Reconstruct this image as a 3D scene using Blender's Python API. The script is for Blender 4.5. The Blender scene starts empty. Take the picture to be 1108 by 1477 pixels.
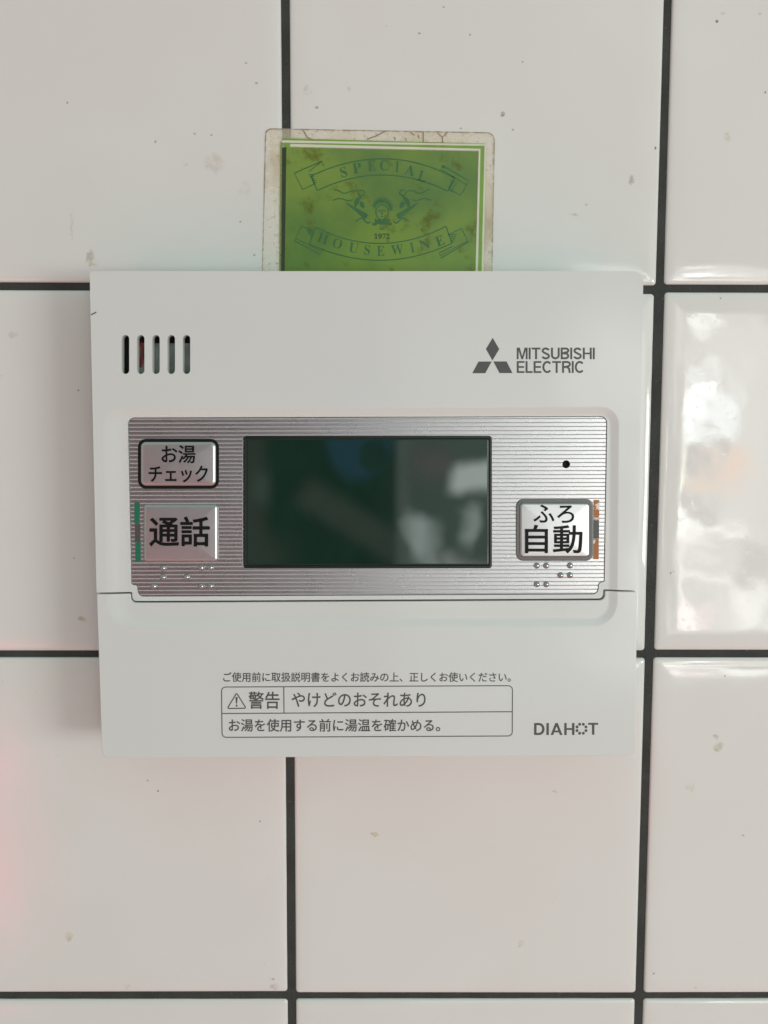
import bpy, bmesh, math, random
from mathutils import Matrix, Vector
random.seed(7)
S = bpy.context.scene
COL = S.collection

# ------------------------------------------------------------------ camera
# Local wall frame: u right, v up, w out of the wall (metres). World = rotate 90 deg about X.
UP = Matrix.Rotation(math.pi/2, 4, 'X')
F = 1300.0                                       # focal length in photo pixels (1108 x 1477)
CAMROT = (Matrix.Rotation(0.0021, 4, 'Z') @ Matrix.Rotation(-0.0047, 4, 'Y') @ Matrix.Rotation(-0.0884, 4, 'X'))
CAMPOS = Vector((0.02485, -0.03858, 0.24544))
cd = bpy.data.cameras.new('camera'); cam = bpy.data.objects.new('camera', cd); COL.objects.link(cam)
cd.sensor_fit = 'HORIZONTAL'; cd.sensor_width = 36.0; cd.lens = 36.0*F/1108.0
cd.clip_start = 0.01; cd.clip_end = 50
cam.matrix_world = UP @ Matrix.Translation(CAMPOS) @ CAMROT
S.camera = cam
S.render.resolution_x, S.render.resolution_y = 768, 1024

# ------------------------------------------------------------------ view
S.view_settings.view_transform = 'Standard'; S.view_settings.look = 'None'
S.view_settings.exposure = 0.12; S.view_settings.gamma = 1.0; S.view_settings.use_curve_mapping = False
S.cycles.max_bounces = 8; S.cycles.use_denoising = True

# ------------------------------------------------------------------ world: the room in front of the wall
W = bpy.data.worlds.new('World'); S.world = W; W.use_nodes = True
nt = W.node_tree; nt.nodes.clear()
def mnode(t, op, a, b=None, c=None, clamp=False):
    n = t.nodes.new('ShaderNodeMath'); n.operation = op; n.use_clamp = clamp
    for i, v in enumerate((a, b, c)):
        if v is None: continue
        if isinstance(v, (int, float)): n.inputs[i].default_value = v
        else: t.links.new(v, n.inputs[i])
    return n.outputs[0]
def mixcol(t, fac, a, b):
    n = t.nodes.new('ShaderNodeMix'); n.data_type = 'RGBA'; n.clamp_factor = True
    for s, v in ((0, fac), (6, a), (7, b)):
        if isinstance(v, (int, float)): n.inputs[s].default_value = v
        elif isinstance(v, tuple): n.inputs[s].default_value = (*v, 1)
        else: t.links.new(v, n.inputs[s])
    return n.outputs[2]
def smooth(t, v, lo, hi):
    n = t.nodes.new('ShaderNodeMapRange'); n.interpolation_type = 'SMOOTHSTEP'
    t.links.new(v, n.inputs[0]); n.inputs[1].default_value = lo; n.inputs[2].default_value = hi
    return n.outputs[0]
tc = nt.nodes.new('ShaderNodeTexCoord'); sx = nt.nodes.new('ShaderNodeSeparateXYZ')
nt.links.new(tc.outputs['Generated'], sx.inputs[0])
X, Y, Z = sx.outputs
front = mnode(nt, 'MULTIPLY', Y, -1.0)
den = mnode(nt, 'MAXIMUM', front, 0.04)
A_ = mnode(nt, 'DIVIDE', X, den); B_ = mnode(nt, 'DIVIDE', Z, den)
nz = nt.nodes.new('ShaderNodeTexNoise'); nz.inputs['Scale'].default_value = 9; nz.inputs['Detail'].default_value = 3
nt.links.new(tc.outputs['Generated'], nz.inputs['Vector'])
NZ = mnode(nt, 'SUBTRACT', nz.outputs['Fac'], 0.5)
inroom = smooth(nt, front, 0.04, 0.12)
# ambient: pale walls and ceiling above, warm pinkish below
col = mixcol(nt, smooth(nt, Z, -0.75, 0.55), (0.95, 0.52, 0.47), (0.54, 0.84, 0.79))
col = mixcol(nt, 1.0, col, col)
def feature(a0, a1, b0, b1, rgb, soft=0.03, rot=0.0, amount=1.0, wobble=0.0, oval=False):
    """a patch of the room seen in direction (a, b) from the wall"""
    global col
    ca, cb = (a0+a1)/2, (b0+b1)/2
    da = mnode(nt, 'SUBTRACT', A_, ca); db = mnode(nt, 'SUBTRACT', B_, cb)
    if rot:
        c, s = math.cos(rot), math.sin(rot)
        da, db = (mnode(nt, 'ADD', mnode(nt, 'MULTIPLY', da, c), mnode(nt, 'MULTIPLY', db, s)),
                  mnode(nt, 'SUBTRACT', mnode(nt, 'MULTIPLY', db, c), mnode(nt, 'MULTIPLY', da, s)))
    if wobble:
        da = mnode(nt, 'ADD', da, mnode(nt, 'MULTIPLY', NZ, wobble)); db = mnode(nt, 'SUBTRACT', db, mnode(nt, 'MULTIPLY', NZ, wobble))
    ma = smooth(nt, mnode(nt, 'SUBTRACT', (a1-a0)/2, mnode(nt, 'ABSOLUTE', da)), -soft, soft)
    mb = smooth(nt, mnode(nt, 'SUBTRACT', (b1-b0)/2, mnode(nt, 'ABSOLUTE', db)), -soft, soft)
    if oval:
        q = mnode(nt, 'ADD', mnode(nt, 'POWER', mnode(nt, 'DIVIDE', da, (a1-a0)/2), 2.0), mnode(nt, 'POWER', mnode(nt, 'DIVIDE', db, (b1-b0)/2), 2.0))
        m = mnode(nt, 'MULTIPLY', smooth(nt, mnode(nt, 'SQRT', q), 1+soft*10, 1-soft*10), inroom)
    else:
        m = mnode(nt, 'MULTIPLY', mnode(nt, 'MULTIPLY', ma, mb), inroom)
    if amount != 1.0: m = mnode(nt, 'MULTIPLY', m, amount)
    col = mixcol(nt, m, col, rgb)
def fa(px): return (px-554)/1300.0              # direction seen mirrored by the wall near that place
def fb(py): return -(py-738)/1300.0 - 0.088
def fp(x0, y0, x1, y1, rgb, **k): feature(fa(x0), fa(x1), fb(y1), fb(y0), rgb, **k)
fp(-700, -400, 640, 2300, (0.74, 0.58, 0.55), soft=0.12)            # unlit side of the kitchen
fp(60, 260, 600, 1110, (0.05, 0.05, 0.05), soft=0.05)                # the photographer
fp(345, 515, 388, 855, (0.62, 0.44, 0.40), soft=0.014)                # door jamb
fp(375, 640, 392, 680, (0.9, 1.0, 0.95), soft=0.012)
fp(474, 500, 572, 648, (0.18, 0.46, 1.05), soft=0.02, wobble=0.03, oval=True)
fp(524, 588, 566, 636, (0.10, 0.14, 0.20), soft=0.03, oval=True)
fp(340, 735, 420, 800, (0.55, 0.45, 0.38), soft=0.025, wobble=0.05)
fp(425, 700, 650, 742, (0.62, 0.50, 0.45), soft=0.012, rot=-0.55)     # a forearm
fp(-180, 1070, 26, 1390, (6.6, 0.45, 1.5), soft=0.07)                  # something red low on the left
fp(583, 420, 1130, 985, (1.1, 1.25, 1.2), soft=0.010)               # bright part of the room
fp(580, 560, 596, 860, (1.5, 1.6, 1.5), soft=0.008)
fp(645, 450, 960, 950, (1.25, 1.38, 1.35), soft=0.025, wobble=0.08)
fp(600, 590, 650, 640, (1.8, 1.3, 1.3), soft=0.02, wobble=0.08)
fp(652, 618, 722, 662, (9.5, 10.4, 9.8), soft=0.010, wobble=0.06)
fp(672, 682, 700, 740, (5.6, 6.2, 5.8), soft=0.010, wobble=0.12)
fp(607, 705, 634, 768, (6.6, 7.4, 7.2), soft=0.012, wobble=0.10)
fp(640, 765, 740, 785, (5.2, 5.2, 5.0), soft=0.010, rot=-0.4, wobble=0.06)
fp(750, 560, 800, 600, (4.5, 4.6, 4.6), soft=0.02, wobble=0.06)
fp(835, 470, 880, 640, (4.2, 4.4, 4.4), soft=0.02, rot=0.5, wobble=0.06)
fp(950, 440, 1300, 955, (5.6, 5.7, 5.4), soft=0.03, wobble=0.10)
fp(850, 410, 935, 545, (5.5, 5.7, 5.6), soft=0.035, rot=0.5, wobble=0.06)
fp(815, 885, 960, 918, (5.5, 5.6, 5.5), soft=0.025, rot=-0.45, wobble=0.05)
fp(978, 540, 994, 925, (13, 13.4, 12.8), soft=0.010, wobble=0.03)
fp(985, 542, 1030, 636, (21, 23, 23.5), soft=0.014, wobble=0.10)
fp(1030, 590, 1062, 640, (15, 16.5, 17), soft=0.014, wobble=0.10)
fp(985, 452, 1027, 474, (16, 17, 16.5), soft=0.012, wobble=0.06)
fp(1004, 512, 1036, 528, (13, 14, 14), soft=0.010, rot=0.4, wobble=0.05)
fp(990, 522, 1002, 540, (12, 13, 13), soft=0.008, wobble=0.03)
fp(1060, 520, 1072, 600, (9, 9.6, 9.5), soft=0.012, rot=0.2, wobble=0.05)
fp(975, 655, 1000, 725, (19, 18.5, 14), soft=0.012, wobble=0.06)
fp(1000, 640, 1040, 690, (1.0, 0.95, 1.0), soft=0.014, wobble=0.06)
fp(1038, 655, 1087, 712, (8.6, 4.1, 1.9), soft=0.014, wobble=0.05)
fp(1005, 695, 1045, 713, (9.0, 4.3, 1.5), soft=0.010, wobble=0.05)
fp(985, 722, 1040, 755, (2.6, 2.3, 2.3), soft=0.014, wobble=0.05)
fp(960, 765, 1012, 798, (19, 20, 19.5), soft=0.012, wobble=0.06)
fp(1012, 770, 1105, 788, (15, 15, 14.5), soft=0.012, wobble=0.08)
fp(975, 800, 1050, 818, (12, 11.2, 11.0), soft=0.012, wobble=0.08)
fp(1000, 832, 1075, 846, (13, 12.6, 12.2), soft=0.010, wobble=0.06)
fp(970, 880, 1000, 918, (19, 16.5, 16), soft=0.012, wobble=0.05)
fp(1000, 890, 1042, 918, (13, 9.6, 9.6), soft=0.012, wobble=0.05)
fp(1070, 862, 1150, 925, (13, 13.4, 12.8), soft=0.016, wobble=0.08)
fp(1085, 780, 1135, 846, (2.0, 2.0, 1.9), soft=0.014, wobble=0.05)
feature(0.47, 1.2, -0.30, 0.22, (2.4, 2.5, 2.4), soft=0.06)
bg = nt.nodes.new('ShaderNodeBackground'); bg.inputs['Strength'].default_value = 0.585
wo = nt.nodes.new('ShaderNodeOutputWorld')
nt.links.new(col, bg.inputs['Color']); nt.links.new(bg.outputs[0], wo.inputs[0])

# ------------------------------------------------------------------ window light from the right
ld = bpy.data.lights.new('window_light', 'AREA'); ld.shape = 'RECTANGLE'; ld.size = 0.22; ld.size_y = 0.34
ld.energy = 2.95; ld.color = (0.94, 1.0, 0.97)
lo = bpy.data.objects.new('window_light', ld); COL.objects.link(lo)
LP = Vector((0.72, -0.10, 0.72)); aim = Vector((-0.02, -0.07, 0.0))
lo.matrix_world = UP @ Matrix.Translation(LP) @ (LP-aim).to_track_quat('Z', 'Y').to_matrix().to_4x4()

# ------------------------------------------------------------------ frames and pixel rays
MM = 0.001
PROT = Matrix.Rotation(0.0040, 4, 'Z') @ Matrix.Rotation(-0.0176, 4, 'X')
PANEL = Matrix.Translation(Vector((0.0222, -0.0602, 0.0191))) @ PROT     # centre of the front face
PINV = PANEL.inverted()
def ray(px, py):
    return (CAMROT.to_3x3() @ Vector((px-554.0, -(py-738.5), -F))).normalized()
def Wp(px, py, w=0.0):
    d = ray(px, py); t = (w-CAMPOS.z)/d.z; q = CAMPOS+d*t
    return (q.x, q.y)
def P(px, py, z=0.0):
    o = PINV @ CAMPOS; d = PINV.to_3x3() @ ray(px, py); t = (z-o.z)/d.z; q = o+d*t
    return (q.x, q.y)

# ------------------------------------------------------------------ material helpers
def mat(name, base=(.8, .8, .8), rough=.5, metal=0.0, ior=1.5, **kw):
    m = bpy.data.materials.new(name); m.use_nodes = True
    b = m.node_tree.nodes['Principled BSDF']
    b.inputs['Base Color'].default_value = (*base, 1); b.inputs['Roughness'].default_value = rough
    b.inputs['Metallic'].default_value = metal; b.inputs['IOR'].default_value = ior
    for k, v in kw.items(): b.inputs[k].default_value = v
    return m
def noise(t, scale, detail=4, vec=None, rough=.5):
    n = t.nodes.new('ShaderNodeTexNoise'); n.inputs['Scale'].default_value = scale; n.inputs['Detail'].default_value = detail
    n.inputs['Roughness'].default_value = rough
    if vec is None:
        vec = t.nodes.new('ShaderNodeTexCoord').outputs['Object']
    t.links.new(vec, n.inputs['Vector'])
    return n
def bump(t, height, dist, strength=1.0):
    b = t.nodes.new('ShaderNodeBump'); b.inputs['Distance'].default_value = dist; b.inputs['Strength'].default_value = strength
    t.links.new(height, b.inputs['Height']); return b.outputs[0]
def vary(m, scale, amt, rscale=None, ramt=0.0, detail=5):
    """gentle colour and gloss variation that belongs to the material"""
    t = m.node_tree; b = t.nodes['Principled BSDF']; base = tuple(b.inputs['Base Color'].default_value)[:3]
    n = noise(t, scale, detail)
    t.links.new(mixcol(t, n.outputs['Fac'], tuple(c*(1-amt) for c in base), tuple(min(1, c*(1+amt)) for c in base)), b.inputs['Base Color'])
    if rscale:
        r = noise(t, rscale, 4); r0 = b.inputs['Roughness'].default_value
        t.links.new(mnode(t, 'MULTIPLY_ADD', r.outputs['Fac'], 2*ramt, r0-ramt), b.inputs['Roughness'])
    return m

# --- glazed tile with its stains
M_tile = mat('glazed_tile', (.74, .72, .685), .07)
t = M_tile.node_tree; pb = t.nodes['Principled BSDF']
oc = t.nodes.new('ShaderNodeTexCoord').outputs['Object']
sm = noise(t, 22, 5, oc); fine = noise(t, 900, 3, oc)
c = mixcol(t, smooth(t, sm.outputs['Fac'], .35, .7), (.724, .718, .688), (.738, .738, .714))
wn = noise(t, 420, 4, oc, .65)
wv = t.nodes.new('ShaderNodeVectorMath'); wv.operation = 'MULTIPLY_ADD'
wv.inputs[1].default_value = (.0036, .0036, 0); wv.inputs[2].default_value = (-.0018, -.0018, 0)
t.links.new(wn.outputs['Color'], wv.inputs[0])
wa = t.nodes.new('ShaderNodeVectorMath'); t.links.new(oc, wa.inputs[0]); t.links.new(wv.outputs[0], wa.inputs[1])
warped = wa.outputs[0]
BR, OL, TAN, DK, GR = (.20, .12, .05), (.26, .25, .17), (.50, .40, .22), (.07, .06, .05), (.34, .31, .28)
stains = [(725, 165, 4.5, 3.5, BR, 1), (912, 258, 5, 5.5, OL, .6), (829, 309, 7, 3, TAN, .75), (846, 295, 3, 2, TAN, .5),
          (224, 206, 1.6, 3.5, DK, 1), (131, 372, 6, 11, BR, .45), (133, 380, 8, 6, TAN, .6), (309, 236, 15, 14, (.45, .33, .26), .35),
          (268, 238, 4, 3, GR, .5), (1034, 31, 2.5, 2.5, BR, .9), (1043, 20, 4, 2, GR, .4), (1096, 20, 3, 2, GR, .4), (1049, 197, 6, 6, TAN, .45),
          (946, 213, 1.6, 2.4, DK, .9), (118, 893, 7, 5.5, (.42, .34, .18), .75), (1037, 1077, 8, 9, (.40, .36, .2), .6),
          (1034, 1063, 5, 4, BR, .4), (997, 1135, 6, 7, TAN, .4), (541, 1204, 6, 4.5, (.45, .34, .1), .75), (100, 1351, 7, 6.5, TAN, .6), (183, 1423, 6, 5, TAN, .45),
          (213, 1126, 2, 2, GR, .7), (228, 1141, 1.6, 1.6, DK, .9), (375, 1185, 1.5, 1.5, DK, .8), (752, 1360, 5, 5, TAN, .4),
          (801, 1143, 4, 4, GR, .5), (396, 1424, 6, 6, GR, .5), (394, 1413, 3, 2, BR, .5), (605, 48, 2.4, 1.6, GR, .9), (640, 10, 1.8, 1.6, GR, .8),
          (678, 50, 1.5, 1.5, DK, .7), (754, 89, 1.5, 1.5, DK, .6), (443, 130, 8, 7, GR, .3), (457, 155, 3, 2, BR, .6), (504, 130, 2, 4, GR, .5),
          (355, 91, 2, 1.6, DK, .5), (370, 120, 2.5, 2, BR, .5), (305, 195, 2, 1.6, BR, .6), (97, 148, 1.6, 1.4, DK, .8), (104, 325, 1.6, 24, GR, .3),
          (281, 193, 2, 2, BR, .5), (347, 320, 2, 1.5, BR, .6), (367, 368, 2, 1.6, DK, .6), (355, 275, 8, 14, (.5, .42, .33), .3), (970, 824, 3.5, 2.5, DK, .8),
          (1046, 975, 1.6, 1.8, DK, .7), (1072, 1205, 2.6, 1.6, GR, .7), (943, 1404, 2, 1.8, BR, .7), (1004, 1425, 4, 2, BR, .4), (1104, 133, 1.6, 2, DK, .7),
          (1040, 430, 1.5, 1.5, DK, .6), (20, 483, 7, 6, GR, .3), (113, 563, 1.6, 1.5, DK, .8), (107, 805, 2, 2, GR, .5),
          (665, 185, 2, 1.6, BR, .5), (740, 187, 2, 2, BR, .5), (735, 455, 2, 2, GR, .5)]
for (sxp, syp, rx, ry, scol, amt) in stains:
    cu, cv = Wp(sxp, syp)
    d = t.nodes.new('ShaderNodeVectorMath'); d.operation = 'SUBTRACT'; d.inputs[1].default_value = (cu, cv, 0)
    t.links.new(warped if max(rx, ry) > 3 else oc, d.inputs[0])
    k = .000185
    q = t.nodes.new('ShaderNodeVectorMath'); q.operation = 'MULTIPLY'; q.inputs[1].default_value = (1/(rx*k), 1/(ry*k), 0)
    t.links.new(d.outputs[0], q.inputs[0])
    l = t.nodes.new('ShaderNodeVectorMath'); l.operation = 'LENGTH'; t.links.new(q.outputs[0], l.inputs[0])
    m_ = smooth(t, l.outputs['Value'], 1.15, .55)
    m_ = mnode(t, 'MULTIPLY', m_, amt*(.9 if max(rx, ry) > 2.3 else .85))
    if max(rx, ry) > 3:      # broken up inside
        m_ = mnode(t, 'MULTIPLY', m_, smooth(t, wn.outputs['Fac'], .30, .62))
    c = mixcol(t, m_, c, scol)
# tiny grease specks everywhere
spk = noise(t, 1500, 1, oc); spk2 = noise(t, 60, 3, oc)
m_ = mnode(t, 'MULTIPLY', smooth(t, spk.outputs['Fac'], .79, .83), smooth(t, spk2.outputs['Fac'], .52, .62))
c = mixcol(t, mnode(t, 'MULTIPLY', m_, .6), c, (.3, .24, .17))
t.links.new(c, pb.inputs['Base Color'])
smear = noise(t, 70, 5, oc, .6)
t.links.new(mnode(t, 'MULTIPLY_ADD', smooth(t, smear.outputs['Fac'], .4, .75), .07, .025), pb.inputs['Roughness'])
wav = noise(t, 45, 2, oc); drp = noise(t, 620, 2, oc)
pee = noise(t, 260, 2, oc)
hh = mnode(t, 'ADD', mnode(t, 'ADD', wav.outputs['Fac'], mnode(t, 'MULTIPLY', pee.outputs['Fac'], .022)), mnode(t, 'MULTIPLY', smooth(t, drp.outputs['Fac'], .58, .72), .016))
t.links.new(bump(t, hh, .00018), pb.inputs['Normal'])

M_grout = mat('dark_grout', (.030, .031, .029), .85)
t = M_grout.node_tree
g1 = noise(t, 1400, 4); g2 = noise(t, 90, 4)
c = mixcol(t, g2.outputs['Fac'], (.016, .017, .014), (.060, .064, .060))
c = mixcol(t, smooth(t, g1.outputs['Fac'], .64, .78), c, (.13, .13, .12))
t.links.new(c, t.nodes['Principled BSDF'].inputs['Base Color'])
t.links.new(bump(t, g1.outputs['Fac'], .0003), t.nodes['Principled BSDF'].inputs['Normal'])

M_white = vary(mat('white_plastic', (.69, .705, .688), .10), 30, .012, 60, .05)
t = M_white.node_tree; n = noise(t, 2600, 2); n2 = noise(t, 25, 2)
hh = mnode(t, 'ADD', mnode(t, 'MULTIPLY', n.outputs['Fac'], .03), n2.outputs['Fac'])
t.links.new(bump(t, hh, .00018), t.nodes['Principled BSDF'].inputs['Normal'])
M_case = vary(mat('grey_white_case', (.62, .62, .60), .4), 40, .03)
M_ink = vary(mat('grey_print', (.075, .078, .076), .45), 300, .12)
M_black = vary(mat('black_print', (.007, .007, .007), .45, **{'Specular IOR Level': .18}), 300, .2)
M_dark = vary(mat('dark_inside', (.012, .014, .013), .6), 200, .4)
M_silver = mat('brushed_silver', (.53, .525, .528), .28, 1.0)
def metal_grain(m, ridges):
    t = m.node_tree; b = t.nodes['Principled BSDF']
    o = t.nodes.new('ShaderNodeTexCoord').outputs['Object']
    mp = t.nodes.new('ShaderNodeMapping'); mp.inputs['Scale'].default_value = (1, 14, 1); t.links.new(o, mp.inputs[0])
    g = noise(t, 130, 2, mp.outputs[0])
    h = mnode(t, 'MULTIPLY', g.outputs['Fac'], .006)
    spk = noise(t, 300, 2, o)
    base = tuple(b.inputs['Base Color'].default_value)[:3]
    cc = mixcol(t, g.outputs['Fac'], tuple(x*.93 for x in base), tuple(x*1.05 for x in base))
    if ridges:
        s = t.nodes.new('ShaderNodeSeparateXYZ'); t.links.new(o, s.inputs[0])
        ph = mnode(t, 'MULTIPLY', s.outputs[1], 2*math.pi/.00101)
        sw = mnode(t, 'SINE', ph)
        r = smooth(t, sw, -1.0, -.35)                      # flat lands with narrow grooves
        h = mnode(t, 'ADD', h, mnode(t, 'MULTIPLY', r, .12))
        cc = mixcol(t, smooth(t, sw, -.7, -.98), cc, tuple(x*.95 for x in base))   # satin groove floor
        nick = noise(t, 700, 1, o)
        cc = mixcol(t, smooth(t, nick.outputs['Fac'], .80, .83), cc, (.08, .08, .08))
    t.links.new(cc, b.inputs['Base Color'])
    rg = mnode(t, 'MULTIPLY_ADD', spk.outputs['Fac'], .06, b.inputs['Roughness'].default_value-.03)
    if ridges:
        rg = mnode(t, 'MULTIPLY_ADD', smooth(t, sw, -.55, -.95), .5, rg)
        t.links.new(mnode(t, 'MULTIPLY_ADD', smooth(t, sw, -.45, -.95), -.30, 1.0), b.inputs['Metallic'])
    t.links.new(rg, b.inputs['Roughness'])
    t.links.new(bump(t, h, .00012 if ridges else .00001), b.inputs['Normal'])
metal_grain(M_silver, True)
M_key = mat('silver_key', (.57, .565, .56), .36, 1.0); metal_grain(M_key, False)
M_keyrim = vary(mat('grey_key_rim', (.13, .13, .127), .4, .5), 300, .1)
M_stud = mat('polished_stud', (.46, .46, .45), .14, 1.0); vary(M_stud, 900, .1)
M_glass = mat('lcd_glass', (.010, .031, .021), .02, 0.0, 1.52); vary(M_glass, 120, .25, 40, .012)
M_lcdrim = vary(mat('black_lcd_rim', (.008, .012, .010), .3), 200, .3)
M_green_mark = vary(mat('green_mark', (.006, .155, .085), .4), 300, .12)
M_orange_mark = mat('orange_mark', (.36, .115, .012), .35)
t = M_orange_mark.node_tree; n = noise(t, 520, 4, None, .6)
t.links.new(mixcol(t, smooth(t, n.outputs['Fac'], .56, .62), (.36, .115, .012), (.72, .66, .60)), t.nodes['Principled BSDF'].inputs['Base Color'])
M_grey_mark = vary(mat('grey_mark', (.07, .072, .070), .4), 300, .1)
M_cone = vary(mat('speaker_cloth', (.22, .26, .24), .5), 260, .8)
M_red = vary(mat('red_wire', (.16, .01, .012), .4), 260, .2)

# ------------------------------------------------------------------ mesh helpers
def setp(o, label=None, category=None, kind=None, group=None):
    for k, v in (('label', label), ('category', category), ('kind', kind), ('group', group)):
        if v: o[k] = v
    return o
def empty(name, M, label, category):
    e = bpy.data.objects.new(name, None); COL.objects.link(e); e.empty_display_size = .01
    e.matrix_world = M; setp(e, label, category); return e
def link_mesh(name, me, m, parent=None, angle=35):
    if m: me.materials.clear(); me.materials.append(m)
    if angle:
        for p_ in me.polygons: p_.use_smooth = True
        me.set_sharp_from_angle(angle=math.radians(angle))
    me.name = name
    o = bpy.data.objects.new(name, me); COL.objects.link(o)
    if angle:
        md = o.modifiers.new('weighted', 'WEIGHTED_NORMAL'); md.keep_sharp = True; md.weight = 100
    if parent: o.parent = parent
    return o
def bm_mesh(bm):
    bmesh.ops.recalc_face_normals(bm, faces=bm.faces)
    me = bpy.data.meshes.new('m'); bm.to_mesh(me); bm.free(); return me
def rpoly(pts, n=7):
    """polygon with rounded corners: pts = (x, y, r)"""
    out = []; N = len(pts)
    for i in range(N):
        x, y, r = pts[i]; p0 = Vector(pts[i-1][:2]); p1 = Vector((x, y)); p2 = Vector(pts[(i+1) % N][:2])
        if r <= 0: out.append((x, y)); continue
        a = (p0-p1); b = (p2-p1); la, lb = a.length, b.length; a.normalize(); b.normalize()
        ang = a.angle(b); tl = r/math.tan(ang/2); mx = .499*min(la, lb)
        if tl > mx: r *= mx/tl; tl = mx
        cdir = (a+b).normalized(); cc = p1+cdir*(r/math.sin(ang/2))
        s = p1+a*tl-cc; e = p1+b*tl-cc
        a0 = math.atan2(s.y, s.x); a1 = math.atan2(e.y, e.x); da = (a1-a0+math.pi) % (2*math.pi)-math.pi
        for k in range(n+1):
            q = a0+da*k/n; out.append((cc.x+r*math.cos(q), cc.y+r*math.sin(q)))
    return out
def ppoly(pts, z=0, n=7):
    """pts = (photo px, photo py, radius in mm) on the panel at height z"""
    return rpoly([(*P(x, y, z), r*MM) for x, y, r in pts], n)
def prect(x0, y0, x1, y1, r, z=0, n=7):
    return ppoly([(x0, y0, r), (x1, y0, r), (x1, y1, r), (x0, y1, r)], z, n)
def prism(bm, loop, z0, z1):
    lo_ = [bm.verts.new((x, y, z0)) for x, y in loop]; hi = [bm.verts.new((x, y, z1)) for x, y in loop]
    bm.faces.new(lo_); bm.faces.new(hi); n = len(loop)
    for i in range(n): bm.faces.new((lo_[i], lo_[(i+1) % n], hi[(i+1) % n], hi[i]))
def prism_mesh(loop, z0, z1):
    bm = bmesh.new(); prism(bm, loop, z0, z1); return bm_mesh(bm)
def inset(loop, d):
    """offset a simple outline (positive = inwards)"""
    n = len(loop); ar = sum(loop[i-1][0]*loop[i][1]-loop[i][0]*loop[i-1][1] for i in range(n)); s = 1 if ar > 0 else -1
    out = []
    for i in range(n):
        p0, p1, p2 = Vector(loop[i-1]), Vector(loop[i]), Vector(loop[(i+1) % n])
        e0 = (p1-p0); e1 = (p2-p1)
        if e0.length < 1e-9: e0 = e1
        if e1.length < 1e-9: e1 = e0
        e0.normalize(); e1.normalize()
        n0 = Vector((-e0.y, e0.x))*s; n1 = Vector((-e1.y, e1.x))*s; m_ = (n0+n1)
        m_.normalize(); k = max(.4, m_.dot(n0))
        out.append(tuple(p1+m_*(d/k)))
    return out
def loft(rings):
    """closed solid through outlines of equal length: rings = (loop, z)"""
    bm = bmesh.new(); R_ = [[bm.verts.new((x, y, z)) for x, y in lp] for lp, z in rings]; n = len(R_[0])
    bm.faces.new(R_[0]); bm.faces.new(R_[-1])
    for a, b in zip(R_, R_[1:]):
        for i in range(n): bm.faces.new((a[i], a[(i+1) % n], b[(i+1) % n], b[i]))
    return bm_mesh(bm)
def solid(base, cuts=(), bevel=0.0, seg=3, limit=50):
    """boolean and bevel evaluated into one clean mesh"""
    o = bpy.data.objects.new('tmp', base); COL.objects.link(o); tmp = [o]
    for cm in cuts:
        c_ = bpy.data.objects.new('tmp', cm); COL.objects.link(c_); tmp.append(c_)
        md = o.modifiers.new('b', 'BOOLEAN'); md.operation = 'DIFFERENCE'; md.solver = 'EXACT'; md.object = c_
    if bevel:
        md = o.modifiers.new('v', 'BEVEL'); md.width = bevel; md.segments = seg; md.limit_method = 'ANGLE'; md.angle_limit = math.radians(limit)
    bpy.context.view_layer.update()
    dg = bpy.context.evaluated_depsgraph_get()
    me = bpy.data.meshes.new_from_object(o.evaluated_get(dg))
    for q in tmp: bpy.data.objects.remove(q)
    return me
def text_mesh(txt, bold=0.0, thick=.0):
    cu = bpy.data.curves.new('t', 'FONT'); cu.body = txt; cu.size = 1.0; cu.resolution_u = 4
    o = bpy.data.objects.new('tmp', cu); COL.objects.link(o); bpy.context.view_layer.update()
    dg = bpy.context.evaluated_depsgraph_get(); me = bpy.data.meshes.new_from_object(o.evaluated_get(dg))
    bpy.data.objects.remove(o); bpy.data.curves.remove(cu)
    return me
def fit_text(txt, box, z, proj, bold=0.0, th=.00003):
    """text fitted to a box given in photo pixels on plane z; a thin layer of ink"""
    me = text_mesh(txt, bold)
    xs = [v.co.x for v in me.vertices]; ys = [v.co.y for v in me.vertices]
    x0, y0, x1, y1 = box
    tl, tr, bl = Vector(proj(x0, y0, z)), Vector(proj(x1, y0, z)), Vector(proj(x0, y1, z))
    ex, ey = tr-tl, tl-bl
    for v in me.vertices:
        s = (v.co.x-min(xs))/(max(xs)-min(xs)); q = (v.co.y-min(ys))/(max(ys)-min(ys)) if max(ys) > min(ys) else 0
        p_ = bl+ex*s+ey*q; v.co = (p_.x, p_.y, z)
    bm = bmesh.new(); bm.from_mesh(me); bpy.data.meshes.remove(me)
    bmesh.ops.remove_doubles(bm, verts=bm.verts, dist=1e-7)
    if bold:                                         # heavier strokes with softly rounded ends
        lines = [(e.verts[0].co.copy(), e.verts[1].co.copy()) for e in bm.edges if len(e.link_faces) == 1]
    r = bmesh.ops.extrude_face_region(bm, geom=bm.faces[:])
    for g in r['geom']:
        if isinstance(g, bmesh.types.BMVert): g.co.z += th
    if bold:
        hw = bold*MM; z1 = z+th*1.15
        for a, b in lines:
            d = (b-a)
            if d.length < 1e-8: continue
            d.normalize(); a0 = math.atan2(d.y, d.x)
            ring = [(b.x+hw*math.cos(a0-1.5708+k*.7854), b.y+hw*math.sin(a0-1.5708+k*.7854)) for k in range(5)] + \
                   [(a.x+hw*math.cos(a0+1.5708+k*.7854), a.y+hw*math.sin(a0+1.5708+k*.7854)) for k in range(5)]
            z1 += th*.0002
            bm.faces.new([bm.verts.new((x, y, z1)) for x, y in ring])
    return bm_mesh(bm)
def join_bm(meshes):
    bm = bmesh.new()
    for m_ in meshes: bm.from_mesh(m_); bpy.data.meshes.remove(m_)
    me = bpy.data.meshes.new('m'); bm.to_mesh(me); bm.free(); return me
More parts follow.
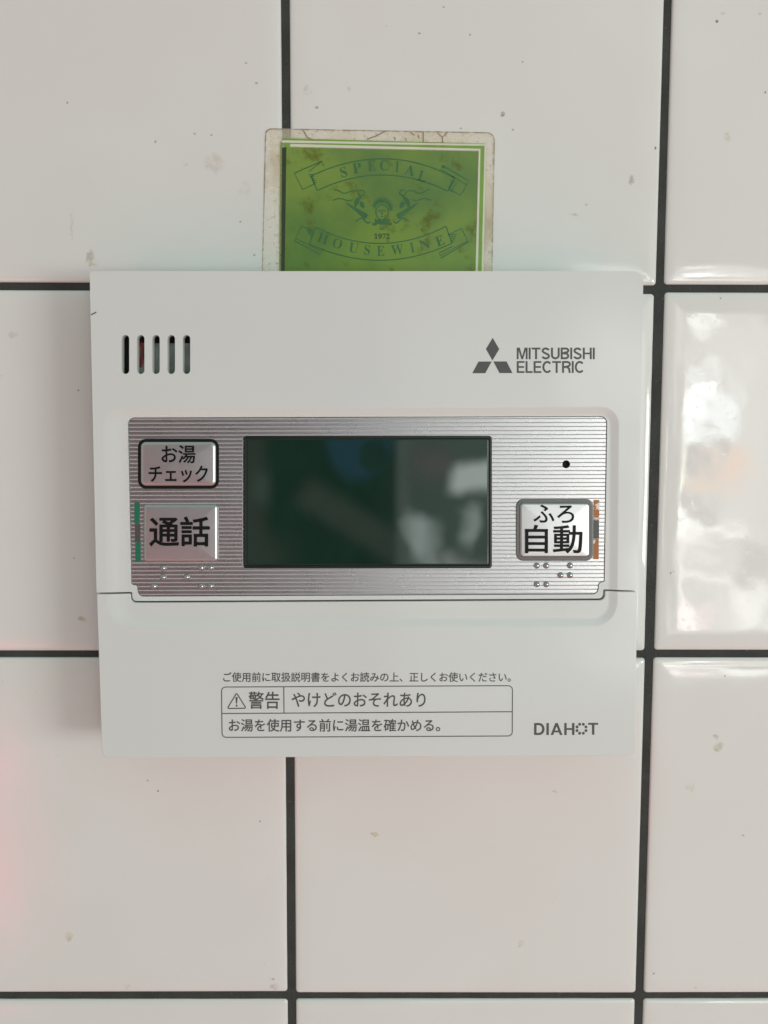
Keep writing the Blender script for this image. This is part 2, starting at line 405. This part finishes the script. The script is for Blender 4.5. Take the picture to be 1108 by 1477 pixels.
def strip(bm, pts, wd, z, th=.00003, closed=False):
    """a drawn line: flat ribbon of ink along points"""
    V_ = [Vector(p_) for p_ in pts]; n = len(V_); L, R_ = [], []
    for i in range(n):
        a = V_[i-1] if (i or closed) else V_[i]; b = V_[(i+1) % n] if (i < n-1 or closed) else V_[i]
        d = (b-a); d = d.normalized() if d.length else Vector((1, 0)); nn = Vector((-d.y, d.x))*wd/2
        L.append(V_[i]+nn); R_.append(V_[i]-nn)
    vt = [[bm.verts.new((q.x, q.y, zz)) for q in S_] for S_ in (L, R_) for zz in (z, z+th)]
    for i in range(n if closed else n-1):
        j = (i+1) % n
        for a, b in ((1, 3), (0, 1), (2, 3), (0, 2)): bm.faces.new((vt[a][i], vt[a][j], vt[b][j], vt[b][i]))

# ================================================================== tiled wall
PITCH = .100; GAP = .00222
bm = bmesh.new()
prof = [(0, -.0022), (.0, -.0010), (.00018, -.00060), (.0005, -.00036), (.0011, -.00022), (.0021, -.00012), (.0034, -.00005), (.0048, -.000015), (.0062, 0.0)]
for i in range(-3, 5):
    for j in range(-5, 4):
        cx, cy = (i+.5)*PITCH, (j+.5)*PITCH; h = (PITCH-GAP)/2+random.uniform(-.00012, .00012); hv = .00018
        cx += random.uniform(-.00015, .00015); cy += random.uniform(-.00015, .00015)
        tx, ty = random.gauss(0, .0022), random.gauss(0, .0022)
        if (i, j) == (1, -1): tx, ty = .001, .0
        rings = []
        for d, z in prof:
            r = max(.0004, .0009-d*.08); hh = h-d
            lp = rpoly([(-hh, -hh-hv, r), (hh, -hh-hv, r), (hh, hh+hv, r), (-hh, hh+hv, r)], 4)
            rings.append([bm.verts.new((cx+x, cy+y, z+(x*tx+y*ty if z > -.002 else 0))) for x, y in lp])
        n = len(rings[0])
        for a, b in zip(rings, rings[1:]):
            for k in range(n): bm.faces.new((a[k], a[(k+1) % n], b[(k+1) % n], b[k]))
        bm.faces.new(rings[-1])
wall = link_mesh('tiled_wall', bm_mesh(bm), M_tile, None, 60)
wall.matrix_world = UP
setp(wall, 'white glazed square wall tiles with dark grey joints', 'wall', 'structure')
# grout: a sheet a little below the tile faces, slightly uneven
bm = bmesh.new(); gx0, gx1, gy0, gy1 = -.3, .5, -.5, .4
bmesh.ops.create_grid(bm, x_segments=160, y_segments=180, size=.5)
for v in bm.verts:
    v.co = (gx0+(v.co.x+.5)*(gx1-gx0), gy0+(v.co.y+.5)*(gy1-gy0), -.00085+random.uniform(-.00005, .00005))
link_mesh('grout', bm_mesh(bm), M_grout, wall, 60)

# ================================================================== laminated card tucked behind the panel
CARD = empty('laminated_card', UP @ Matrix.Translation((.026, .02, 0)), 'old clear laminated card with green print, tucked behind the top of the white controller', 'card')
cox, coy = .026, .02
def K(px, py, z=0.0):
    x, y = Wp(px, py, z); return (x-cox, y-coy)
def kc(x, y): return (370+x/3.078, 170+y/3.078)          # reading of an enlarged crop, kept as photo pixels
def Kc(x, y, z=.0004): return K(*kc(x, y), z)
M_film = mat('yellowed_film', (.66, .61, .50), .16, 0.0, 1.5)
t = M_film.node_tree; b_ = t.nodes['Principled BSDF']
n1 = noise(t, 55, 5, None, .6); n2 = noise(t, 700, 4, None, .7)
cc = mixcol(t, n1.outputs['Fac'], (.89, .80, .58), (.92, .87, .73))
cc = mixcol(t, mnode(t, 'MULTIPLY', smooth(t, n2.outputs['Fac'], .58, .72), .8), cc, (.36, .25, .11))
cc = mixcol(t, mnode(t, 'MULTIPLY', smooth(t, n1.outputs['Fac'], .50, .68), .6), cc, (.52, .44, .27))
t.links.new(cc, b_.inputs['Base Color'])
t.links.new(mnode(t, 'ADD', mnode(t, 'MULTIPLY_ADD', smooth(t, n1.outputs['Fac'], .4, .66), .30, .16), mnode(t, 'MULTIPLY', smooth(t, n2.outputs['Fac'], .56, .70), .25)), b_.inputs['Alpha'])
film_loop = rpoly([(*K(383, 185, .0003), .0016), (*K(714, 191, .0003), .0020), (*K(709, 470, .0003), 0), (*K(376, 470, .0003), 0)], 6)
film = link_mesh('clear_film', solid(prism_mesh(film_loop, .00010, .00030), (), .00006, 2), M_film, CARD)
# grimy sealed rim of the film
M_rim = mat('grimy_edge', (.36, .29, .20), .5)
t = M_rim.node_tree; n2 = noise(t, 800, 5, None, .7)
t.links.new(mixcol(t, smooth(t, n2.outputs['Fac'], .35, .65), (.62, .56, .46), (.26, .19, .11)), t.nodes['Principled BSDF'].inputs['Base Color'])
t.links.new(smooth(t, n2.outputs['Fac'], .25, .7), t.nodes['Principled BSDF'].inputs['Alpha'])
bm = bmesh.new(); strip(bm, [q for q in inset(film_loop, .0001)], .00026, .00031, .00002, True)
link_mesh('sealed_edge', bm_mesh(bm), M_rim, CARD)
bm = bmesh.new()
for q in ([(208, 55), (225, 85), (262, 105), (300, 112)], [(490, 95), (535, 78), (575, 58)], [(418, 100), (436, 118)], [(740, 62), (742, 115)], [(742, 110), (830, 112)],
          [(805, 68), (826, 85), (846, 66)], [(826, 85), (828, 130)], [(612, 84), (617, 98)], [(663, 88), (666, 102)], [(684, 64), (700, 76)], [(718, 74), (722, 90)]):
    strip(bm, [Kc(*p_, .0003) for p_ in q], .00022, .00031, .00002)
M_crack = mat('brown_crack', (.24, .16, .07), .6); vary(M_crack, 500, .3)
link_mesh('crack_mark', bm_mesh(bm), M_crack, CARD)
M_gprint = mat('green_print', (.095, .20, .05), .14)
t = M_gprint.node_tree; n1 = noise(t, 40, 4); n2 = noise(t, 120, 5, None, .65); n3 = noise(t, 900, 3)
cc = mixcol(t, smooth(t, n1.outputs['Fac'], .35, .65), (.115, .215, .062), (.195, .300, .062))
cc = mixcol(t, mnode(t, 'MULTIPLY', smooth(t, n2.outputs['Fac'], .54, .70), .75), cc, (.10, .115, .014))
cc = mixcol(t, smooth(t, n3.outputs['Fac'], .76, .80), cc, (.05, .04, .01))
t.links.new(cc, t.nodes['Principled BSDF'].inputs['Base Color'])
gl = [Kc(133, 130), Kc(985, 148), Kc(968, 900), Kc(122, 900)]
link_mesh('grout_strip_standin', prism_mesh([Kc(112, 132), Kc(134, 128), Kc(123, 900), Kc(103, 900)], .000305, .000325), vary(mat('dark_grout_standin', (.030, .048, .018), .4), 200, .4), CARD)  # added dark strip, stands in for the grout showing through the film
link_mesh('green_print', prism_mesh(gl, .00031, .00034), M_gprint, CARD)
M_kwhite = vary(mat('pale_card_line', (.66, .66, .52), .4), 200, .1)
M_kgreen = vary(mat('green_card_line', (.19, .35, .06), .35), 200, .2)
for nm, m_, pts, wd in (('border_line', M_kgreen, [(118, 108), (1004, 128), (986, 900)], .0022), ('border_line', M_kwhite, [(150, 121), (991, 141), (973, 900)], .0007),
                        ('border_line', M_kwhite, [(112, 104), (1016, 120), (999, 900)], .0006)):
    bm = bmesh.new(); strip(bm, [Kc(*p_) for p_ in pts], wd, .00030 if m_ is M_kgreen else .000345, .00002); link_mesh(nm, bm_mesh(bm), m_, CARD)
bm = bmesh.new(); strip(bm, [Kc(110, 108), Kc(104, 900)], .0005, .00031, .00002)
link_mesh('border_line', bm_mesh(bm), vary(mat('faded_green_line', (.26, .36, .12), .4, Alpha=.55), 300, .3), CARD)
M_dgreen = vary(mat('dark_green_ink', (.040, .142, .046), .4), 300, .25)
LW = .00030
def arc(f, x0, x1, n=24): return [(x0+(x1-x0)*i/n, f(x0+(x1-x0)*i/n)) for i in range(n+1)]
ut = lambda x: 181+(x-560)**2*.00070+(.00006*(x-560)**2 if x < 560 else .00012*(x-560)**2)
ub = lambda x: 253+(x-557)**2*.00084
lt = lambda x: 557-(x-548)**2*.00088
lb = lambda x: 632-(x-548)**2*.00074
def ribbon(lines):
    bm = bmesh.new()
    for q, w_ in lines: strip(bm, [Kc(*p_) for p_ in q], LW*w_, .00035, .00002)
    link_mesh('ribbon_outline', bm_mesh(bm), M_dgreen, CARD)
ribbon([(arc(ut, 243, 880), 1), (arc(ub, 270, 850), 1), ([(243, ut(243)), (270, ub(270))], 1), ([(880, ut(880)), (850, ub(850))], 1),
        ([(300, 215), (290, 192), (168, 245), (205, 318), (258, 292)], 1), ([(290, 192), (232, 238)], .7),
        ([(832, 225), (828, 212), (945, 280), (905, 343), (862, 318)], 1), ([(828, 212), (818, 228), (935, 298)], .8)]
       + [([(232+i*5, 252+i*9), (252+i*4, 250+i*9)], .8) for i in range(5)] + [([(866-i*4, 275+i*10), (892-i*5, 288+i*10)], .8) for i in range(5)])
ribbon([(arc(lt, 262, 842), 1), (arc(lb, 236, 868), 1), ([(262, lt(262)), (236, lb(236))], 1), ([(842, lt(842)), (868, lb(868))], 1),
        ([(252, 500), (200, 480), (168, 545), (285, 606), (298, 578)], 1), ([(175, 535), (290, 592)], .7),
        ([(850, 520), (910, 490), (942, 550), (818, 623), (812, 600), (870, 570)], 1), ([(815, 612), (938, 545)], .7)]
       + [([(222+i*6, 500+i*8), (250-i*1, 498+i*8)], .8) for i in range(5)] + [([(858+i*2, 520+i*8), (890-i*3, 515+i*8)], .8) for i in range(5)])
def serif(s):   # serif capitals live in the mathematical alphabet
    return ''.join(chr(0x1D400+ord(ch)-65) for ch in s)
def arch_text(name, letters, hgt):
    ms = []
    for ch, x, y, rot, wd in letters:
        me = text_mesh(serif(ch), 0)
        xs = [v.co.x for v in me.vertices]; ys = [v.co.y for v in me.vertices]
        for v in me.vertices:
            a = ((v.co.x-min(xs))/(max(xs)-min(xs))-.5)*wd; b = -((v.co.y-min(ys))/(max(ys)-min(ys))-.5)*hgt
            q = Kc(x+a*math.cos(rot)-b*math.sin(rot), y+a*math.sin(rot)+b*math.cos(rot)); v.co = (q[0], q[1], .00035)
        bm = bmesh.new(); bm.from_mesh(me); bpy.data.meshes.remove(me)
        r = bmesh.ops.extrude_face_region(bm, geom=bm.faces[:])
        for g in r['geom']:
            if isinstance(g, bmesh.types.BMVert): g.co.z += .00002
        ms.append(bm_mesh(bm))
    link_mesh(name, join_bm(ms), M_dgreen, CARD, None)
arch_text('lettering', [('S', 387, 240, -.26, 28), ('P', 447, 222, -.19, 38), ('E', 512, 212, -.08, 36), ('C', 568, 210, .0, 40), ('I', 625, 216, .09, 16), ('A', 682, 232, .2, 46), ('L', 738, 258, .3, 38)], 46)
arch_text('lettering', [('H', 296, 534, .36, 46), ('O', 360, 557, .3, 42), ('U', 432, 577, .18, 42), ('S', 492, 586, .09, 26), ('E', 552, 590, .0, 34), ('W', 625, 585, -.08, 54), ('I', 692, 575, -.2, 16), ('N', 747, 562, -.26, 46), ('E', 815, 545, -.34, 36)], 44)
M_kink = vary(mat('dark_card_ink', (.030, .07, .018), .5), 300, .2)
link_mesh('year_lettering', fit_text('𝟏𝟗𝟕𝟐', (*kc(523, 513), *kc(592, 537)), .00035, K, .01), M_kink, CARD, None)
# cherub head between two wings
bm = bmesh.new()
nb = [0]
def blob(pts, z=.00035):
    nb[0] += 1; prism(bm, [Kc(*p_) for p_ in pts], z, z+.00002+nb[0]*.0000006)
def leaf(x0, y0, x1, y1, w_, n=10, bend=0.0):
    d = Vector((x1-x0, y1-y0)); nn = Vector((-d.y, d.x)); nn.normalize(); up, dn = [], []
    for i in range(n+1):
        s = i/n; c_ = Vector((x0, y0))+d*s+nn*bend*math.sin(math.pi*s); ww = w_*math.sin(math.pi*min(1, .12+s*.88))*.5
        up.append(tuple(c_+nn*ww)); dn.append(tuple(c_-nn*ww))
    blob(up+dn[::-1])
for sg in (-1, 1):
    f = lambda x: 558+sg*x
    for k, (x1, y1, w_) in enumerate(((165, 372, 15), (150, 384, 15), (132, 397, 16), (118, 410, 16), (104, 424, 16), (92, 438, 15), (84, 448, 14))):
        leaf(f(62+k*1.5), 432-k*1.0, f(x1), y1, w_, bend=sg*5)
    leaf(f(120), 395, f(88), 345, 20, bend=sg*7); leaf(f(96), 372, f(80), 402, 22)
    strip(bm, [Kc(f(92+14*math.cos(q)), 332+12*math.sin(q)) for q in [i*.42 for i in range(14)]], LW*1.2, .00035, .00002)
    strip(bm, [Kc(f(105+i*12), 330-8*math.sin(i*.9)-i*.6) for i in range(10)], LW, .00035, .00002)
    strip(bm, [Kc(f(130+i*10), 362+5*math.sin(i*.8)) for i in range(10)], LW, .00035, .00002)
    strip(bm, [Kc(f(50+i*7), 460+9*math.sin(i*.8)-i*1.2) for i in range(11)], LW*1.2, .00035, .00002)
    strip(bm, [Kc(f(42-i*4), 462+10*math.sin(i*.5+.5)) for i in range(9)], LW*2.4, .00035, .00002)
for k in range(15):                                  # curls of hair round the face
    q = math.pi*(1.0+k/14); leaf(558+30*math.cos(q), 402+26*math.sin(q), 558+50*math.cos(q+.2), 398+50*math.sin(q+.2), 7, bend=4)
for k in range(6): leaf(528+k*12, 446+(8-abs(k-2.5)*3), 534+k*10, 470+(10-abs(k-2.5)*4), 12)
blob([(548, 408), (568, 408), (566, 411), (550, 411)])
for sx_ in (-12, 12): blob([(558+sx_-6, 413), (558+sx_, 410), (558+sx_+6, 413), (558+sx_, 416)])
blob([(556, 416), (560, 416), (562, 429), (554, 429)]); blob([(548, 438), (558, 435), (568, 438), (558, 442)])
strip(bm, [Kc(558+28*math.sin(q), 418+34*math.cos(q)) for q in [i*.39 for i in range(17)]], LW, .00035, .00002)
for k in range(3): blob([(545-0*k, 482+k*6), (572, 482+k*6), (568, 485+k*6), (549, 485+k*6)])
link_mesh('winged_head_emblem', bm_mesh(bm), M_dgreen, CARD, None)

# ================================================================== the controller
PAN = empty('bath_controller', UP @ PANEL, 'white square bath controller with dark blank display in a silver strip, on tiled wall', 'controller')
TH = .0176
seam = [(919.5, 851.5, 0), (871.4, 850.7, .25), (870.6, 863.9, 2.0), (845, 864, 0), (215, 867.4, 0), (190.4, 867.4, 2.0), (189.6, 854.6, .25), (139.3, 854.6, 0)]
upper = ppoly([(129.3, 391, 1.0), (928.3, 391, 2.4)] + seam)
lower = ppoly([(919.2, 853.6, .25), (874.0, 852.8, .3), (872.9, 866.3, 2.3), (845, 866.4, 0), (215, 869.9, 0), (188.2, 869.8, 2.3), (187.2, 856.8, .3), (139.4, 857.0, .25),
               (147.2, 1093.6, 1.8), (917.0, 1090.4, 2.4)])
# shallow dish round the metal plate, eased at both edges
d0 = ppoly([(143, 586, 5.0), (896, 584, 5.0), (893, 906, 6.5), (149, 908, 6.5)], 0, 12)
DEP, RUN = .00062, .0028
def dish_mesh():
    rings = [(inset(d0, -.0006), .0012)]
    for k in range(11):
        s = k/10; rings.append(([(x+(.0036*s if x < -.03 else 0), y) for x, y in inset(d0, RUN*s)], .00002-(DEP+.00002)*(3*s*s-2*s**3)))
    return loft(rings)
zf = -DEP; zp = -.00098                                # dish floor, plate face
plate = [(185.4, 603, 1.6), (875, 601, 1.6), (871.2, 838.6, .45), (863.6, 839.4, 1.1), (861.6, 856.4, 1.4), (200, 859.6, 1.4), (198.6, 843.4, 1.1), (190.4, 842.8, .45)]
pl = ppoly(plate, zp)
slots = [prect(x-5.4, 483.2, x+5.4, 539.3, .95, 0, 8) for x in (181, 203, 225, 247, 269)]
cuts = [dish_mesh(), prism_mesh(inset(pl, -.00012), -.0034, .002)] + [prism_mesh(s_, -.0045, .002) for s_ in slots]
# shell: hollow behind, so the slots open into the dark inside
hollow = prism_mesh(ppoly([(137, 398, 1), (921, 398, 1), (913, 846, 1), (147, 848, 1)]), -.03, -.0024)
up_o = link_mesh('upper_cover', solid(prism_mesh(upper, -.0075, 0), cuts + [hollow], .00042, 4, 55), M_white, PAN, 28)
lo_o = link_mesh('flip_cover', solid(prism_mesh(lower, -.0075, 0), [dish_mesh()], .00042, 4, 55), M_white, PAN, 28)
case = rpoly([(-.0668, -.0594, .002), (.0668, -.0594, .002), (.0668, .0590, .002), (-.0668, .0590, .002)])
link_mesh('back_case', solid(prism_mesh(case, -TH, -.0076), (), .0004, 2), M_case, PAN)
# inside: dark baffle, speaker cloth and a red wire glimpsed through the slots
link_mesh('baffle', prism_mesh(prect(160, 462, 292, 560, .5, -.006), -.0072, -.0066), M_dark, PAN)
sp = link_mesh('speaker', prism_mesh(prect(196, 497, 288, 556, 2, -.006), -.0064, -.0030), M_cone, PAN)
bm = bmesh.new(); strip(bm, [P(207+2.5*math.sin(i*.6), 496+i*5, -.005) for i in range(8)], .0009, -.0030, .0004); link_mesh('wire', bm_mesh(bm), M_red, sp)

plate_o = link_mesh('metal_plate', solid(prism_mesh(pl, zp-.0012, zp), [prism_mesh(prect(350.6, 628.6, 709.5, 819.6, .8, zp), zp-.003, zp+.002),
                    prism_mesh([(P(816.7, 669.6, zp)[0]+.00098*math.cos(q*math.pi/12), P(816.7, 669.6, zp)[1]+.00098*math.sin(q*math.pi/12)) for q in range(24)], zp-.003, zp+.002)], .00012, 2), M_silver, PAN, 30)
link_mesh('microphone_hole', prism_mesh(prect(809, 662, 825, 678, .5, zp), zp-.0021, zp-.0014), M_black, plate_o)
# display
def lbox(g): return prect(350.6+g, 628.6+g, 709.5-g, 819.6-g, max(.3, .8-g*.12), zp)
lcd = link_mesh('display', loft([(lbox(3.2), zp-.0012), (lbox(3.2), zp-.00046), (lbox(4.4), zp-.00037), (lbox(6.5), zp-.00034)]), M_glass, PAN, 30)
link_mesh('display_frame', solid(prism_mesh(lbox(.25), zp-.0012, zp-.00006), [prism_mesh(lbox(3.3), zp-.003, zp+.002)], .00008, 2), M_lcdrim, lcd)

def key(box, r, h, texts, frame=None, frame_m=None, grow=.0007, run=.00075):
    base = prect(*box, r, zp, 8)
    k_ = .35
    rings = [(base, zp+.00002)] + [(inset(base, run*s), zp+.00012+h*(1-(1-s)**2.2)) for s in (0, .2, .4, .6, .8, 1)]
    # gently domed top
    n = len(base); cx = sum(p_[0] for p_ in base)/n; cy = sum(p_[1] for p_ in base)/n; top = rings[-1]
    for s, dz in ((.8, .00007), (.5, .00015), (.2, .00019)):
        rings.append(([(cx+(x-cx)*s, cy+(y-cy)*s) for x, y in top[0]], top[1]+dz))
    b = link_mesh('button', loft(rings), M_key, PAN, 40)
    if frame:
        fl = inset(base, -frame)
        link_mesh('button_frame', loft([(fl, zp-.0002), (fl, zp+.00006), (inset(fl, frame*.45), zp+.00013), (inset(fl, frame*1.02), zp+.00004)]), frame_m, b, 40)
    zt = zp+.00012+h+.00020
    for txt, bx, bold in texts:
        link_mesh('lettering', fit_text(txt, bx, zt, P, bold, .00002), M_black, b, None)
    return b
key((203.5, 637.5, 311.5, 700.5), 1.3, .00038, [('お湯', (233.4, 642.6, 281.8, 667.8), .075), ('チェック', (214.8, 672, 299.5, 695.4), .08)], .00078, M_black)
key((207.5, 727.5, 315, 810), .9, .00055, [('通話', (216.2, 745.8, 301.9, 787.6), .15)])
key((749.5, 725, 850.5, 803.6), 1.0, .00045, [('ふろ', (770.1, 728.4, 828.2, 753.9), .07), ('自動', (758.2, 757.6, 839.9, 797.6), .115)], .00095, M_keyrim, run=.0005)
def slab(name, box, m_, z=zp, th=.00006, r=.05): return link_mesh(name, prism_mesh(prect(*box, r, z, 2), z-.0001, z+th), m_, PAN)
for box, mm_ in (((194, 724.5, 201.8, 755.5), M_green_mark), ((195.3, 782, 203.2, 810), M_green_mark), ((856.3, 721, 864.6, 749.5), M_orange_mark), ((855.6, 777, 863.8, 806.5), M_orange_mark)):
    slab('colour_mark', box, mm_)
for box in ((194.7, 755.9, 202.5, 781.6), (855.9, 749.9, 864.2, 776.6)): slab('colour_mark', box, M_grey_mark)
# braille studs
def stud_mesh():
    bm = bmesh.new(); bmesh.ops.create_uvsphere(bm, u_segments=16, v_segments=10, radius=.00080)
    for v in bm.verts: v.co.z *= .9
    return bm_mesh(bm)
sme = stud_mesh(); sme.materials.append(M_stud)
for p_ in sme.polygons: p_.use_smooth = True
for x, y in ((235.5, 819.3), (290.7, 818.9), (304.1, 818.7), (235.5, 832.7), (269.6, 832.5), (222.3, 845.7), (290.7, 845.5), (304.1, 845.3),
             (774.5, 815.9), (788.1, 815.9), (822.3, 815.7), (808.7, 829.7), (822.3, 829.5), (774.5, 842.7), (788.1, 842.7)):
    o = bpy.data.objects.new('braille_dot', sme); COL.objects.link(o); o.parent = PAN; o.location = (*P(x, y, zp), zp)

# printing on the covers
def capitals(word, box, z, sw=.172, gap=.085, widths=None):
    """even-stroke grotesque capitals built from bars and bowls, fitted to a box of photo pixels"""
    h = sw/2
    def bar(x0, y0, x1, y1): return [(x0, y0), (x1, y0), (x1, y1), (x0, y1)]
    def tube(pts):
        L, R_ = [], []
        for i in range(len(pts)):
            a = Vector(pts[max(0, i-1)]); b = Vector(pts[min(len(pts)-1, i+1)]); d = (b-a).normalized(); nn = Vector((-d.y, d.x))*h
            L.append(Vector(pts[i])+nn); R_.append(Vector(pts[i])-nn)
        return [[tuple(L[i]), tuple(L[i+1]), tuple(R_[i+1]), tuple(R_[i])] for i in range(len(pts)-1)]
    def ell(cx, cy, rx, ry, a0, a1, n=16): return [(cx+rx*math.cos(math.radians(a0+(a1-a0)*i/n)), cy+ry*math.sin(math.radians(a0+(a1-a0)*i/n))) for i in range(n+1)]
    def glyph(c):
        if c == 'I': return sw, [bar(0, 0, sw, 1)]
        if c == 'M':
            w = .92; k = sw*.98
            return w, [bar(0, 0, sw*.92, 1), bar(w-sw*.92, 0, w, 1), [(sw*.5, 1), (sw*.5+k, 1), (w/2+k*.42, 0), (w/2-k*.42, 0)], [(w-sw*.5-k, 1), (w-sw*.5, 1), (w/2+k*.42, 0), (w/2-k*.42, 0)]]
        if c == 'T': return .74, [bar(0, 1-sw*.9, .74, 1), bar(.37-h, 0, .37+h, 1-sw*.9)]
        if c == 'H': return .76, [bar(0, 0, sw, 1), bar(.76-sw, 0, .76, 1), bar(sw, .5-sw*.42, .76-sw, .5+sw*.42)]
        if c == 'E': return .66, [bar(0, 0, sw, 1), bar(sw, 0, .66, sw*.88), bar(sw, 1-sw*.88, .66, 1), bar(sw, .5-sw*.40, .62, .5+sw*.46)]
        if c == 'L': return .60, [bar(0, 0, sw, 1), bar(sw, 0, .60, sw*.9)]
        if c == 'U': return .74, tube([(h, 1)]+[(h, .37)]+ell(.37, .35, .37-h, .35-h+.01, 180, 360)+[(.74-h, .37), (.74-h, 1)])
        if c == 'S':
            return .72, tube(ell(.36, .735, .36-h-.02, .265-h+.012, 12, 250)+ell(.36, .27, .36-h, .27-h+.012, 75, -168))
        if c == 'C': return .76, tube(ell(.42, .5, .42-h, .5-h+.012, 42, 318, 26))
        if c == 'B':
            return .72, [bar(0, 0, sw, 1)]+tube([(sw*.9, 1-h*.9), (.42, 1-h*.9)]+ell(.42, .755, .22, .245-h*.9, 90, -90)+[(sw*.9, .51)])+tube([(sw*.9, .505), (.42, .505)]+ell(.42, .285, .72-.42-h, .285-h*.95, 90, -90)+[(sw*.9, h*.95)])
        if c == 'R':
            return .74, [bar(0, 0, sw, 1)]+tube([(sw*.9, 1-h*.9), (.42, 1-h*.9)]+ell(.42, .735, .25, .265-h*.9, 90, -90)+[(sw*.9, .475)])+tube([(.40, .475), (.52, .44), (.60, .36), (.62, .2), (.66, 0)])
        if c == 'D': return .78, [bar(0, 0, sw, 1)]+tube([(sw*.9, 1-h*.95), (.36, 1-h*.95)]+ell(.36, .5, .78-.36-h, .5-h*.95, 90, -90, 20)+[(sw*.9, h*.95)])
        if c == 'A': return .88, [[(0, 0), (sw*1.06, 0), (.44+sw*.5, 1), (.44-sw*.5, 1)], [(.88-sw*1.06, 0), (.88, 0), (.44+sw*.5, 1), (.44-sw*.5, 1)], bar(.22, .22, .66, .22+sw*.85)]
    polys = []; x = 0
    for c in word:
        w, ps = glyph(c); polys += [[(x+px_, py_) for px_, py_ in q] for q in ps]; x += w+gap
    tot = x-gap; x0, y0, x1, y1 = box; bm = bmesh.new(); zz = z+.00002
    for q in polys:
        zz += .00000004
        bm.faces.new([bm.verts.new((*P(x0+(x1-x0)*a/tot, y1-(y1-y0)*b), zz)) for a, b in q])
    return bm_mesh(bm)
ZI = .00001
bm = bmesh.new()
for q in ([(710.8, 487.1), (720.3, 503.4), (710.5, 519.9), (701, 503.4)], [(690.3, 521.4), (709.3, 521.4), (700.1, 538.3), (681.4, 538.3)], [(711.7, 521.3), (730.8, 521.3), (739.4, 538.1), (720.6, 538.1)]):
    prism(bm, [P(x, y) for x, y in q], ZI, ZI+.00003)
link_mesh('logo_emblem', bm_mesh(bm), M_ink, up_o, None)
link_mesh('maker_lettering', join_bm([capitals('MITSUBISHI', (745.5, 501.4, 858.1, 518.1), ZI), capitals('ELECTRIC', (745.5, 520.8, 842.1, 537.9), ZI)]), M_ink, up_o, None)
link_mesh('notice_lettering', fit_text('ご使用前に取扱説明書をよくお読みの上、正しくお使いください。', (322.3, 969.8, 737, 983.6), ZI, P, .028), M_ink, lo_o, None)
bm = bmesh.new()
strip(bm, rpoly([(*P(319.6, 991), .0011), (*P(739.3, 989), .0011), (*P(739, 1061.6), .0011), (*P(320.4, 1063.6), .0011)]), .00024, ZI, .00003, True)
strip(bm, [P(319.8, 1029.2), P(739, 1026.6)], .00024, ZI+.000004, .00003)
strip(bm, [P(409.4, 990.8), P(409.8, 1028.6)], .00024, ZI+.000008, .00003)
link_mesh('warning_frame', bm_mesh(bm), M_ink, lo_o, None)
bm = bmesh.new()
strip(bm, rpoly([(*P(341.3, 999.6), .0002), (*P(355, 1021.6), .0002), (*P(328, 1021.9), .0002)], 3), .00028, ZI, .00003, True)
prism(bm, [P(x, y) for x, y in ((339.7, 1005.5), (342.9, 1005.5), (342.1, 1014.8), (340.5, 1014.8))], ZI, ZI+.00003)
prism(bm, [P(341.3+1.5*math.cos(q*.7854), 1017.8+1.5*math.sin(q*.7854)) for q in range(8)], ZI, ZI+.00003)
link_mesh('warning_triangle', bm_mesh(bm), M_ink, lo_o, None)
link_mesh('warning_lettering', join_bm([fit_text('警告', (358.8, 997.9, 403.2, 1022.4), ZI, P, .05), fit_text('やけどのおそれあり', (421, 998.9, 614, 1019.6), ZI, P, .042),
          fit_text('お湯を使用する前に湯温を確かめる。', (330.3, 1037.2, 635, 1055.2), ZI, P, .042)]), M_ink, lo_o, None)
ms = [capitals('DIAH', (770.5, 1042.9, 828.8, 1060.2), ZI, .185, .13), capitals('T', (848.6, 1042.6, 862.9, 1059.8), ZI, .185)]
bm = bmesh.new()
for k in range(8):
    q = (k+.5)*math.pi/4; cx, cy = 838.9+7.0*math.cos(q), 1051.2+7.0*math.sin(q)
    prism(bm, [P(cx+2.15*math.cos(a*.5236), cy+2.15*math.sin(a*.5236)) for a in range(12)], ZI, ZI+.00003)
ms.append(bm_mesh(bm))
link_mesh('product_lettering', join_bm(ms), M_ink, lo_o, None)
# a dark scuff on the left edge
bm = bmesh.new(); strip(bm, [P(131.4, 454), P(135, 452.4), P(139, 450)], .0003, ZI, .00003); link_mesh('scuff_mark', bm_mesh(bm), M_ink, up_o, None)
